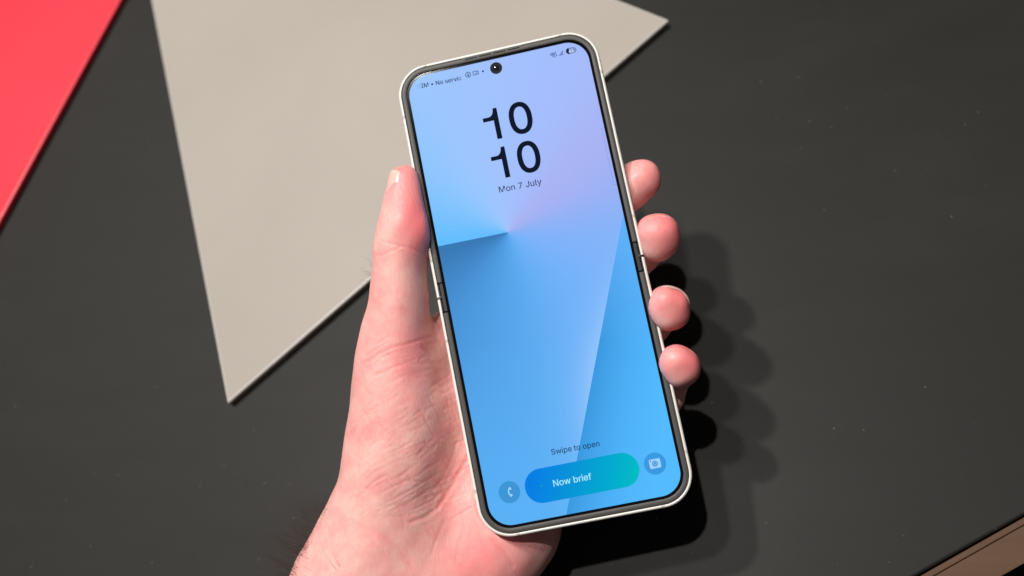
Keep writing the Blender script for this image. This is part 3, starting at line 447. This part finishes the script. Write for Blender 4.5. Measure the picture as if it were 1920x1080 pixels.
# shortcuts and the pill
m_sc = glowmat('shortcut_blue', '3f96d6')
p = K(955, 923); sub_flat('phone_shortcut', ring(p, 0, 3.58, 48), m_sc)
m_hs = glowmat('icon_pale', '9fd4ff')
o_ = arc(1.5, 0, 1.9, 1.7, 132, 228, 16); i_ = arc(1.5, 0, 1.45, 1.4, 228, 132, 16)
sub_flat('phone_icon', [xform(o_+i_, p+Vector((-.1, 0, 0)))], m_hs, ZT+.02)
for yy in (1, -1): sub_flat('phone_icon', [capsule(p.x+.38, p.y+yy*1.12, .5, .36, 6, math.radians(-35*yy))], m_hs, ZT+.03)
p = K(1228.3, 869.5); sub_flat('camera_shortcut', ring(p, 0, 3.58, 48), glowmat('shortcut_blue', '3a9ae2'))
m_pale = glowmat('icon_pale', 'a3d2ff')
sub_flat('camera_icon', [capsule(p.x, p.y, 1.85, 1.5, 6, 0, .4)], m_pale, ZT+.02)
sub_flat('camera_icon', ring(p, 0, .98, 28), glowmat('icon_blue', '4f9de0'), ZT+.04)
sub_flat('camera_icon', ring(p, 0, .68, 28), glowmat('icon_mid', '6fb2ec'), ZT+.05)
sub_flat('camera_icon', ring(p, 0, .2, 14), glowmat('icon_deep', '1f65b0'), ZT+.06)
sub_flat('camera_icon', ring(p+Vector((-1.3, .95, 0)), 0, .2, 12), glowmat('icon_deep', '1f65b0'), ZT+.04)
# pill: from (984,914) to (1199,876)
pl, pr = K(984, 914.5), K(1199, 878)
pc = (pl+pr)/2
m_pill = mat('pill_gradient', (0, 0, 0, 1), .04, .3); g = G(m_pill); sp_ = g.n('ShaderNodeSeparateXYZ'); g.put(sp_.inputs[0], g.coord())
fx = g.math('ADD', g.math('DIVIDE', sp_.outputs[0], (pr.x-pl.x)*MM), .5)
fx = g.math('SUBTRACT', fx, g.math('MULTIPLY', sp_.outputs[1], 10.))
g.put(g.b.inputs['Emission Color'], g.ramp(fx, [(.05, lin('057ee6')), (.4, lin('0593d8')), (.75, lin('00aacf')), (1, lin('00bcc4'))])); g.b.inputs['Emission Strength'].default_value = 1
pill = flatmesh('brief_pill', [capsule(0, 0, (pr.x-pl.x)/2, 5.62, 20)], m_pill, screen, ZT)
pill.location = (pc.x*MM, pc.y*MM, ZT*MM); unscale(pill)
m_pi = glowmat('pill_ink', '9fecff')
for dx_ in (-.03, .03): text('pill_text', 'Now brief', K(1038.5, 912.5)+Vector((dx_, 0, 0)), K(1109.5, 899)+Vector((dx_, 0, 0)), m_pi, .015, z=ZT+.02+dx_*.1)
for px, py, r, hx in ((1015.3, 911, .42, '0f9bc0'), (1007, 907, .16, '0344c9'), (1017, 918.5, .16, '0b55ea')):
    sub_flat('pill_icon', ring(K(px, py), 0, r, 16), glowmat('pill_dot', hx), ZT+.02)

# ------------------------------------------------------------------ hand: one continuous surface from blended round cones
H = .5
lo = np.array([-112., -160., -62.]); hi = np.array([57., 50., 18.])
N = ((hi-lo)/H).astype(int)+1
axs = [lo[i]+H*np.arange(N[i], dtype=np.float32) for i in range(3)]
axs = [x.astype(np.float32) for x in axs]
BIG = 60.
def newf(): return np.full(N, BIG, np.float32)
def smin(a, b, k):
    h_ = np.clip(.5+.5*(b-a)/k, 0, 1); return b*(1-h_)+a*h_-k*h_*(1-h_)
def cone(f, p, q, r0, r1, k):
    p = np.array(p, np.float32); q = np.array(q, np.float32); mg = max(r0, r1)+k+4
    i0 = np.maximum(((np.minimum(p, q)-mg-lo)/H).astype(int), 0); i1 = np.minimum(((np.maximum(p, q)+mg-lo)/H).astype(int)+1, N)
    if (i1 <= i0).any(): return
    sl = tuple(slice(a_, b_) for a_, b_ in zip(i0, i1))
    gx, gy, gz = axs[0][sl[0]][:, None, None], axs[1][sl[1]][None, :, None], axs[2][sl[2]][None, None, :]
    v = q-p; L2 = float(v@v)+1e-6
    t = np.clip(((gx-p[0])*v[0]+(gy-p[1])*v[1]+(gz-p[2])*v[2])/L2, 0, 1)
    d = np.sqrt((gx-p[0]-t*v[0])**2+(gy-p[1]-t*v[1])**2+(gz-p[2]-t*v[2])**2)-(r0+(r1-r0)*t)
    f[sl] = smin(f[sl], d, k)
def chain(f, pts, k):
    if len(pts) > 3:                             # a smooth curve through the joints, radii eased as well
        Q = np.array([[*p_, r_] for p_, r_ in pts]); Q = np.vstack([2*Q[0]-Q[1], Q, 2*Q[-1]-Q[-2]]); R_ = []
        for i in range(1, len(Q)-2):
            for t in np.linspace(0, 1, 5)[:-1]:
                a_, b_, c_, d_ = Q[i-1:i+3]
                R_.append(.5*(2*b_+(c_-a_)*t+(2*a_-5*b_+4*c_-d_)*t*t+(3*b_-a_-3*c_+d_)*t**3))
        R_.append(Q[-2]); pts = [(q[:3], float(q[3])) for q in R_]; k = .5
    for (a_, ra), (b_, rb) in zip(pts, pts[1:]): cone(f, a_, b_, ra, rb, k)
palm = newf()
thumb = [(K(760, 341, -1.8), 5.8), (K(761, 378, -1.9), 7.3), (K(760, 425, -1.9), 8.7), (K(754, 464, -2.4), 9.5), (K(749, 505, -3), 9.5), (K(747, 570, -4), 10.3), (K(743, 630, -5.5), 12.1), (K(743, 700, -8), 14.9),
         (K(748, 770, -9.8), 17.2), (K(745, 845, -11.3), 18.6), (K(735, 915, -13), 18.8), (K(712, 990, -15), 19.2), (K(668, 1095, -18), 19.6)]
chain(palm, thumb, 5)
cone(palm, K(758, 430, -1), K(777, 438, -1), 7.4, 6.4, 4)            # pad pressed on the rim
cone(palm, K(795, 770, -18), K(788, 880, -19), 13.5, 14.5, 7)          # inner thenar
cone(palm, K(722, 1000, -19), K(905, 1030, -23), 18.0, 16.5, 12)        # wrist, crosswise
cone(palm, K(660, 1110, -19), K(800, 1130, -22), 18.5, 19.0, 12)
cone(palm, K(940, 930, -29), K(955, 985, -27), 17.5, 16.5, 12)          # heel on the little-finger side
cone(palm, K(958, 975, -26), K(835, 1130, -24), 16.5, 18.5, 10)
cone(palm, K(710, 1060, -20), K(570, 1420, -14), 21, 26, 12)            # forearm
cone(palm, K(810, 1100, -23), K(690, 1440, -16), 19, 25, 12)
MCP = {'i': K(905, 590, -25), 'm': K(935, 640, -27), 'r': K(965, 700, -28), 'p': K(1005, 775, -27)}
cone(palm, K(800, 950, -22), MCP['i'], 13, 10.5, 10); cone(palm, K(850, 960, -24), MCP['m'], 13, 10.5, 10)
cone(palm, K(890, 960, -25), MCP['r'], 13, 10.5, 10); cone(palm, K(930, 950, -25), MCP['p'], 14, 10, 10)
cone(palm, K(760, 690, -12), K(880, 600, -24), 9, 8, 9)                 # web of the thumb
gx, gy, gz = axs[0][:, None, None], axs[1][None, :, None], axs[2][None, None, :]
qx = np.abs(gx)-(PW2-RC); qy = np.abs(gy)-(PH2-RC)
d2d = (np.sqrt(np.maximum(qx, 0)**2+np.maximum(qy, 0)**2)+np.minimum(np.maximum(qx, qy), 0)-RC).astype(np.float32)
free = np.clip((gy-4)/10, 0, 1)*3                                        # the palm lies below the phone, only the thumb overlaps its rim
cut = np.maximum(d2d-.5+free, -TH-gz)                                    # column over the phone's footprint
kk = 1.6; hh = np.clip(.5+.5*(-cut-palm)/kk, 0, 1)
palm = (palm*(1-hh)-cut*hh+kk*hh*(1-hh)).astype(np.float32); del cut, hh
fing = newf()
def finger(pts, k=2.5):
    f = newf(); chain(f, pts, k); return f
tips = {}
tips['i'] = [(MCP['i'], 10), (K(1050, 455, -18), 8.95), (K(1140, 383, -14.5), 7.75), (K(1178, 355, -12), 7.8), (K(1203, 337, -10), 6.7)]
tips['m'] = [(MCP['m'], 10), (K(1150, 508, -19.5), 9.15), (K(1216, 455, -15.5), 7.85), (K(1229, 447, -8), 7.7), (K(1231, 448, -4.5), 6.6)]
tips['r'] = [(MCP['r'], 10), (K(1170, 635, -19.5), 8.95), (K(1236, 582, -14), 7.45), (K(1250, 577, -6), 7.0), (K(1254, 578, -2.2), 6.0)]
tips['p'] = [(MCP['p'], 9), (K(1208, 768, -18), 7.95), (K(1258, 708, -13), 6.75), (K(1269, 691, -5), 6.5), (K(1273, 687, -1.6), 5.6)]
lobes = {'m': [(1239, 437, -2.4, 6.1), (1225, 438, -2.0, 5.9), (1243, 452, -4.0, 5.3), (1229, 460, -4.2, 6.0)],
         'r': [(1248, 566, 1.2, 5.5), (1264, 572, .2, 5.1), (1268, 590, -1.2, 4.4), (1250, 590, -.6, 5.4), (1241, 576, .6, 4.5)],
         'p': [(1267, 676, 1.4, 5.0), (1283, 683, .2, 4.6), (1284, 697, -1.0, 4.3), (1270, 700, -.4, 4.7), (1260, 684, .8, 4.1)],
         'i': [(1190, 330, -10.5, 5.4), (1208, 329, -10, 5.6), (1214, 344, -10.5, 5.0)]}
for key_, q in tips.items():
    f1 = finger(q)
    for x_, y_, h_, r_ in lobes[key_]: cone(f1, K(x_, y_, h_), K(x_+.5, y_, h_-3), r_-.55, r_-.35, 2.0)
    fing = smin(fing, f1, 1.2)
hand = smin(fing, palm, 7.); del fing, palm
# the phone presses into the flesh
d2d = d2d-.03
dz = np.abs(gz+TH/2)-TH/2-.03
er = 1.0
ph = np.minimum(np.maximum(d2d+er, dz+er), 0)+np.sqrt(np.maximum(d2d+er, 0)**2+np.maximum(dz+er, 0)**2)-er
hand = np.maximum(hand, -ph); del ph
hand[:, 0, :] = np.maximum(hand[:, 0, :], .3)
def surface_nets(f):
    s = f < 0; nx, ny, nz = f.shape
    cs = np.zeros((nx-1, ny-1, nz-1), np.uint8)
    for dx in (0, 1):
        for dy in (0, 1):
            for dz_ in (0, 1): cs += s[dx:nx-1+dx, dy:ny-1+dy, dz_:nz-1+dz_]
    act = (cs > 0) & (cs < 8); idx = np.argwhere(act); ids = np.full(act.shape, -1, np.int32); ids[act] = np.arange(len(idx))
    acc = np.zeros((len(idx), 3)); cnt = np.zeros(len(idx))
    cor = [(0,0,0),(1,0,0),(0,1,0),(1,1,0),(0,0,1),(1,0,1),(0,1,1),(1,1,1)]
    val = [f[idx[:,0]+c_[0], idx[:,1]+c_[1], idx[:,2]+c_[2]] for c_ in cor]
    for a_ in range(8):
        for ax in range(3):
            if cor[a_][ax] == 0:
                c2 = list(cor[a_]); c2[ax] = 1; b_ = cor.index(tuple(c2)); va, vb = val[a_], val[b_]
                m_ = (va < 0) != (vb < 0); t = np.where(m_, va/np.where(m_, va-vb, 1), 0)
                pt = np.tile(np.array(cor[a_], float), (len(idx), 1)); pt[:, ax] += t
                acc[m_] += pt[m_]; cnt[m_] += 1
    V = idx+acc/cnt[:, None]
    Fs = []
    for ax in range(3):
        o1, o2 = (ax+1) % 3, (ax+2) % 3
        sl0 = [slice(None)]*3; sl1 = [slice(None)]*3; sl0[ax] = slice(0, -1); sl1[ax] = slice(1, None)
        a_, b_ = s[tuple(sl0)], s[tuple(sl1)]
        e = np.argwhere(a_ != b_); e = e[(e[:, o1] > 0) & (e[:, o2] > 0) & (e[:, o1] < f.shape[o1]-1) & (e[:, o2] < f.shape[o2]-1)]
        inside = a_[e[:,0], e[:,1], e[:,2]]
        def cid(d1_, d2_):
            q = e.copy(); q[:, o1] -= d1_; q[:, o2] -= d2_; return ids[q[:,0], q[:,1], q[:,2]]
        quad = np.stack([cid(0,0), cid(1,0), cid(1,1), cid(0,1)], 1)
        quad[~inside] = quad[~inside][:, ::-1]
        Fs.append(quad)
    return V, np.concatenate(Fs)
V, F = surface_nets(hand)
F = F[(F >= 0).all(1)]
V = V*H+lo
# relax a little so that grid steps vanish
e_ = np.concatenate([F[:, [0,1]], F[:, [1,2]], F[:, [2,3]], F[:, [3,0]]]); e_ = np.concatenate([e_, e_[:, ::-1]])
deg = np.bincount(e_[:,0], minlength=len(V)).astype(float)
def lap(A): 
    return np.stack([np.bincount(e_[:,0], A[e_[:,1], i], len(V)) for i in range(3)], 1)/deg[:, None]-A
for it in range(6): V = V+.5*lap(V); V = V-.52*lap(V)
def vnormals(V):
    fn_ = np.cross(V[F[:,2]]-V[F[:,0]], V[F[:,3]]-V[F[:,1]]); nn = np.zeros_like(V)
    for j in range(4):
        for i in range(3): nn[:, i] += np.bincount(F[:, j], fn_[:, i], len(V))
    return nn/(np.linalg.norm(nn, axis=1, keepdims=True)+1e-12)
NV = vnormals(V)
lump = np.zeros(len(V))                                                   # flesh is never quite regular
for i in range(26):
    kv = rng.normal(size=3)*(.16 if i < 12 else .42); lump += (.085 if i < 12 else .03)*np.sin(V@kv+6.28*rng.random())
V = V+NV*lump[:, None]; NV = vnormals(V)
cen = V.mean(0)
# creases: polylines laid on the skin facing up, pressed in along the normal
Rm = np.array(PH.to_3x3()); tv = np.array(PH.translation)
Xc = V@Rm.T+tv; PXY = np.stack([CX+FPX*Xc[:,0]/-Xc[:,2], CY-FPX*Xc[:,1]/-Xc[:,2]], 1); NC = NV@Rm.T
facing = (NC[:, 2] > .05)
def cr(pts): return [(500+x/2.0776, 560+y/2.0776) for x, y in pts]
creases = [
 ([(716, 452), (745, 460), (768, 464), (790, 474), (803, 484)], .38, 3.2), ([(760, 466), (776, 480), (796, 488)], .2, 3),
 ([(712, 480), (735, 470), (752, 463)], .15, 3),
 (cr([(395, 245), (440, 215), (490, 190), (545, 178), (600, 160), (640, 150)]), .42, 4.5), (cr([(440, 235), (500, 205), (560, 190)]), .25, 3.5), (cr([(430, 300), (500, 265), (560, 255), (650, 250)]), .18, 4),
 (cr([(470, 330), (560, 290), (660, 270)]), .12, 4),
 (cr([(795, 600), (770, 640), (740, 700), (705, 755), (665, 815), (620, 850), (560, 872)]), .55, 6),
 (cr([(740, 560), (720, 620), (690, 690), (650, 740)]), .25, 5),
 (cr([(410, 655), (470, 625), (540, 590), (620, 560)]), .22, 3.2), (cr([(400, 690), (470, 650), (560, 615), (660, 570)]), .18, 3.2), (cr([(390, 745), (450, 720), (520, 690), (590, 640)]), .25, 3.4),
 (cr([(440, 760), (520, 720), (590, 690), (660, 640)]), .2, 3.2), (cr([(470, 795), (540, 760), (610, 715), (690, 670)]), .25, 3.4), (cr([(480, 830), (560, 790), (640, 740)]), .22, 3.2), (cr([(470, 850), (540, 850), (620, 820)]), .18, 3.2),
 (cr([(395, 700), (430, 735), (470, 765)]), .1, 3), (cr([(760, 830), (770, 900), (750, 960), (740, 1020)]), .22, 5), (cr([(880, 940), (925, 990), (960, 1040)]), .4, 7), (cr([(690, 870), (660, 940), (640, 1000)]), .14, 5),
 (cr([(400, 900), (460, 930), (520, 980), (570, 1050)]), .25, 9), (cr([(330, 860), (380, 900), (420, 960)]), .15, 7), (cr([(610, 860), (640, 920), (700, 960)]), .12, 4),
 (cr([(560, 560), (600, 500), (650, 460)]), .08, 3), (cr([(640, 60), (670, 100), (690, 130), (705, 170)]), .3, 5), (cr([(660, 60), (690, 75), (710, 95)]), .25, 4),
]
for i in range(190):                                                     # fine random skin lines on the ball of the thumb
    x, y = 655+200*rng.random(), 640+340*rng.random(); a_ = (-.5 if i % 3 else .9)+.22*rng.normal(); l_ = 12+38*rng.random()
    creases.append(([(x, y), (x+l_*.5*math.cos(a_), y+l_*.5*math.sin(a_)-rng.random()*1.5), (x+l_*math.cos(a_), y+l_*math.sin(a_))], .06+.10*rng.random(), 2.6))
disp = np.zeros(len(V)); red = np.zeros(len(V))
def seg_dist(P, a_, b_):
    a_ = np.array(a_); b_ = np.array(b_); v = b_-a_; t = np.clip(((P-a_)@v)/(v@v), 0, 1); return np.linalg.norm(P-a_-t[:, None]*v, axis=1)
fi = np.where(facing)[0]
for pts, depth, wd in creases:
    xs = [p_[0] for p_ in pts]; ys = [p_[1] for p_ in pts]
    sel = fi[(PXY[fi,0] > min(xs)-4*wd) & (PXY[fi,0] < max(xs)+4*wd) & (PXY[fi,1] > min(ys)-4*wd) & (PXY[fi,1] < max(ys)+4*wd)]
    if not len(sel): continue
    depth *= .36 if depth > .17 else .62; wd = max(.6*wd, 1.9)
    d = np.min([seg_dist(PXY[sel], a_, b_) for a_, b_ in zip(pts, pts[1:])], 0)
    gss = np.exp(-(d/wd)**2); ends = np.ones(len(sel))
    disp[sel] -= depth*gss*ends; red[sel] += .22*min(1, depth/.2)*gss
    disp[sel] += .18*depth*np.exp(-((d-2.3*wd)/wd)**2)
V = V+NV*disp[:, None]
# ruddiness of finger ends and of the thumb pad
def rb(p, r, a_):
    global red
    red += a_*np.exp(-(np.linalg.norm(V-np.array(p), axis=1)/r)**2)
for k_, a_ in (('i', .6), ('m', 1.15), ('r', 1.1), ('p', 1.0)): rb(tips[k_][-1][0]+Vector((3, 1.5, 2)), 8, a_); rb(tips[k_][-1][0]+Vector((-4, -5, 4)), 3.5, -.35*a_)
rb(K(785, 390, 5), 9, .7); rb(K(790, 440, 5), 8, .5); rb(K(752, 325, 3), 7, .6); rb(K(770, 640, 2), 9, .4); rb(K(745, 700, 3), 14, .2); rb(K(880, 1050, 0), 13, .3); rb(K(870, 900, -5), 7, .3); rb(K(930, 1075, 0), 15, .4)
red = np.clip(red, 0, 1.3)
m_skin = mat('skin', (.7, .4, .33), .45, .45)
g = G(m_skin); b_ = g.b; oc = g.coord()
att = g.n('ShaderNodeAttribute', attribute_name='ruddy').outputs['Fac']
bl = g.noise(oc, 120, 5, .68); bl2 = g.noise(oc, 330, 3, .6)
tone = g.ramp(bl, [(.3, (.84, .505, .45, 1)), (.5, (.83, .415, .38, 1)), (.7, (.8, .32, .31, 1))])
tone = g.mix(g.math('MULTIPLY', g.math('SUBTRACT', bl2, .5), .5, clamp=True), tone, (.90, .58, .5, 1))
tone = g.mix(att, tone, (.9, .195, .21, 1))
g.put(b_.inputs['Base Color'], tone)
b_.inputs['Subsurface Weight'].default_value = .38; b_.inputs['Subsurface Radius'].default_value = (1, .32, .2); b_.inputs['Subsurface Scale'].default_value = .0022
rg = g.ramp(g.noise(oc, 700, 3), [(.3, (.38,)*3+(1,)), (.7, (.56,)*3+(1,))]); g.put(b_.inputs['Roughness'], rg)
l1 = g.noise(g.mapping(oc, (1, .22, 1), (0, 0, math.radians(62))), 1500, 3, .6, .3)
l2 = g.noise(g.mapping(oc, (1, .2, 1), (0, 0, math.radians(-8))), 1300, 3, .6, .3)
vr = g.n('ShaderNodeTexVoronoi', feature='DISTANCE_TO_EDGE'); g.put(vr.inputs['Vector'], g.mapping(oc, (1, .55, 1), (0, 0, math.radians(60)))); vr.inputs['Scale'].default_value = 1500
cell = g.math('MINIMUM', vr.outputs['Distance'], .25)
nb = g.bump(l1, .2, .0005); nb = g.bump(l2, .15, .0004, nb); nb = g.bump(cell, .16, .0004, nb)
g.put(b_.inputs['Normal'], nb)
org = Vector(K(700, 1000, -16))
me = bpy.data.meshes.new('hand'); vl = (V-np.array(org))*MM
me.vertices.add(len(V)); me.vertices.foreach_set('co', vl.astype(np.float32).ravel())
me.loops.add(F.size); me.loops.foreach_set('vertex_index', F.ravel().astype(np.int32)); me.polygons.add(len(F))
me.polygons.foreach_set('loop_start', np.arange(0, F.size, 4, dtype=np.int32)); me.polygons.foreach_set('use_smooth', np.ones(len(F), bool))
me.update(calc_edges=True); me.validate()
at = me.attributes.new('ruddy', 'FLOAT', 'POINT'); at.data.foreach_set('value', red.astype(np.float32))
me.materials.append(m_skin)
ho = bpy.data.objects.new('hand', me); C.objects.link(ho); ho.matrix_world = PHM @ Matrix.Translation(org*MM)
tag(ho, 'bare left hand gripping the phone, thumb along its edge, fingertips curled round it', 'hand')

# fingernails
m_nail = mat('nail', (.8, .5, .43), .28, .5)
g = G(m_nail); b_ = g.b; b_.inputs['Subsurface Weight'].default_value = .3; b_.inputs['Subsurface Radius'].default_value = (1, .4, .3); b_.inputs['Subsurface Scale'].default_value = .001
fv = g.n('ShaderNodeAttribute', attribute_name='along').outputs['Fac']
g.put(b_.inputs['Base Color'], g.ramp(fv, [(0, (.8, .56, .5, 1)), (.15, (.78, .48, .43, 1)), (.88, (.8, .5, .44, 1)), (.95, (.78, .58, .5, 1))]))
def nail(base, tip, dorsal, half, over, start, lift=.12, edge_=.7):
    base = np.array(base); tip = np.array(tip); ax = tip-base; L = np.linalg.norm(ax); ax /= L
    dv = np.array(dorsal, float); dv -= ax*(dv@ax); dv /= np.linalg.norm(dv); sv = np.cross(ax, dv)
    nu, nv = 15, 14; P = []; al = []
    rr_ = np.arange(1.5, 13, .1)
    def skin_r(p, d):                            # distance from the bone line out to the skin
        q = (p+rr_[:, None]*d-lo)/H; i0 = np.clip(q.astype(int), 0, N-2); t = q-i0; v = 0
        for a3 in (0, 1):
            for b3 in (0, 1):
                for c3 in (0, 1):
                    v = v+hand[i0[:,0]+a3, i0[:,1]+b3, i0[:,2]+c3]*(t[:,0] if a3 else 1-t[:,0])*(t[:,1] if b3 else 1-t[:,1])*(t[:,2] if c3 else 1-t[:,2])
        out_ = np.where(v > 0)[0]; return rr_[out_[0]] if len(out_) else 8.
    dmid = {}
    for layer in (0, 1):
        for j in range(nv):
            for i in range(nu):
                u = -1+2*i/(nu-1); v = j/(nv-1); th = u*half
                a0 = start*L+.9*(u*u)*.6; a1 = L+over-1.5*abs(u)**2.6
                s__ = a0+(a1-a0)*v; dr = dv*math.cos(th)+sv*math.sin(th)
                r = skin_r(base+ax*min(s__, L+over-edge_), dr)
                r += lift-.3*max(0, .15-v)/.15 - (.22 if layer else 0) - .2*abs(u)**6
                P.append(base+ax*s__+r*(dv*math.cos(th)+sv*math.sin(th))); al.append(v)
    q = nu*nv; Fq = []
    for j in range(nv-1):
        for i in range(nu-1):
            a_ = j*nu+i; Fq.append([a_, a_+1, a_+nu+1, a_+nu]); Fq.append([q+a_, q+a_+nu, q+a_+nu+1, q+a_+1])
    bd = [i for i in range(nu)]+[j*nu+nu-1 for j in range(1, nv)]+[(nv-1)*nu+i for i in range(nu-2, -1, -1)]+[j*nu for j in range(nv-2, 0, -1)]
    for a_, b2 in zip(bd, bd[1:]+bd[:1]): Fq.append([a_, q+a_, q+b2, b2])
    o = mesh_obj('fingernail', [tuple((p_-np.array(org))*MM) for p_ in P], Fq, m_nail, ho, smooth=True)
    bm = bmesh.new(); bm.from_mesh(o.data); bmesh.ops.recalc_face_normals(bm, faces=bm.faces); bm.to_mesh(o.data); bm.free()
    a2 = o.data.attributes.new('along', 'FLOAT', 'POINT'); a2.data.foreach_set('value', np.array(al, np.float32))
    return o
nail(thumb[1][0], thumb[0][0], (-1, 0.12, .8), math.radians(50), 3.5, -.12, .16)
def tipnail(k_, dorsal, over): 
    nail(tips[k_][2][0], tips[k_][-1][0], dorsal, math.radians(54), over, .35, .22, .3)
tipnail('m', (.45, .8, .0), 4.7); tipnail('r', (.6, .7, .0), 4.6); tipnail('p', (.65, .65, .0), 4.1)
nail(tips['i'][3][0], tips['i'][-1][0], (-.1, .1, -1), math.radians(42), 2.6, .1)

# hairs on the wrist and the back of the thumb
cu = bpy.data.curves.new('arm_hair', 'CURVE'); cu.dimensions = '3D'; cu.bevel_depth = .00004; cu.bevel_resolution = 0
def add_hairs(cand, cnt, l0, l1, dirf):
    ids_ = rng.choice(cand, cnt, replace=len(cand) < cnt) if len(cand) else []
    for i in ids_:
        p_ = V[i]; nn = NV[i]; d = dirf(nn); L = l0+(l1-l0)*rng.random(); pts = []
        d = d+.4*rng.normal(size=3); d /= np.linalg.norm(d); bend = .5*rng.normal(size=3)
        for j in range(5):
            t = j/4; pts.append(p_+nn*.1*(-1 if j == 0 else 1)+d*L*t+bend*L*t*t*.45+nn*L*.12*t)
        sp = cu.splines.new('POLY'); sp.points.add(4)
        for j, (a_, b2) in enumerate(zip(sp.points, pts)): a_.co = (*((b2-np.array(org))*MM), 1); a_.radius = 1-.2*j
edge = np.where((NC[:,2] < .45) & (NC[:,2] > -.5) & (NC[:,0] < -.2) & (PXY[:,1] > 950) & (PXY[:,1] < 1110) & (PXY[:,0] < 640))[0]
add_hairs(edge, 250, 5, 14, lambda nn: np.array([-.5, .6, .2])+.3*nn)
edge = np.where((NC[:,2] < .9) & (NC[:,0] < -.1) & (PXY[:,1] > 980) & (PXY[:,1] < 1110) & (PXY[:,0] < 690))[0]
add_hairs(edge, 55, 4, 10, lambda nn: np.array([-.6, .5, .1])+.15*nn)
edge = np.where((NC[:,2] < .25) & (NC[:,2] > -.5) & (NC[:,0] < -.3) & (PXY[:,1] > 770) & (PXY[:,1] < 950) & (PXY[:,0] < 680))[0]
add_hairs(edge, 22, 2, 5, lambda nn: np.array([-.4, .7, .1])+.3*nn)
edge = np.where((NC[:,2] < .25) & (NC[:,2] > -.6) & (NC[:,0] < -.3) & (PXY[:,1] > 490) & (PXY[:,1] < 550) & (PXY[:,0] < 720))[0]
add_hairs(edge, 14, 2, 5, lambda nn: np.array([-.2, .2, .1])+.5*nn)
ha = bpy.data.objects.new('arm_hair', cu); C.objects.link(ha); ha.parent = ho; tag(ha, kind='stuff')
cu.materials.append(mat('brown_hair', (.05, .03, .02), .5, .3))
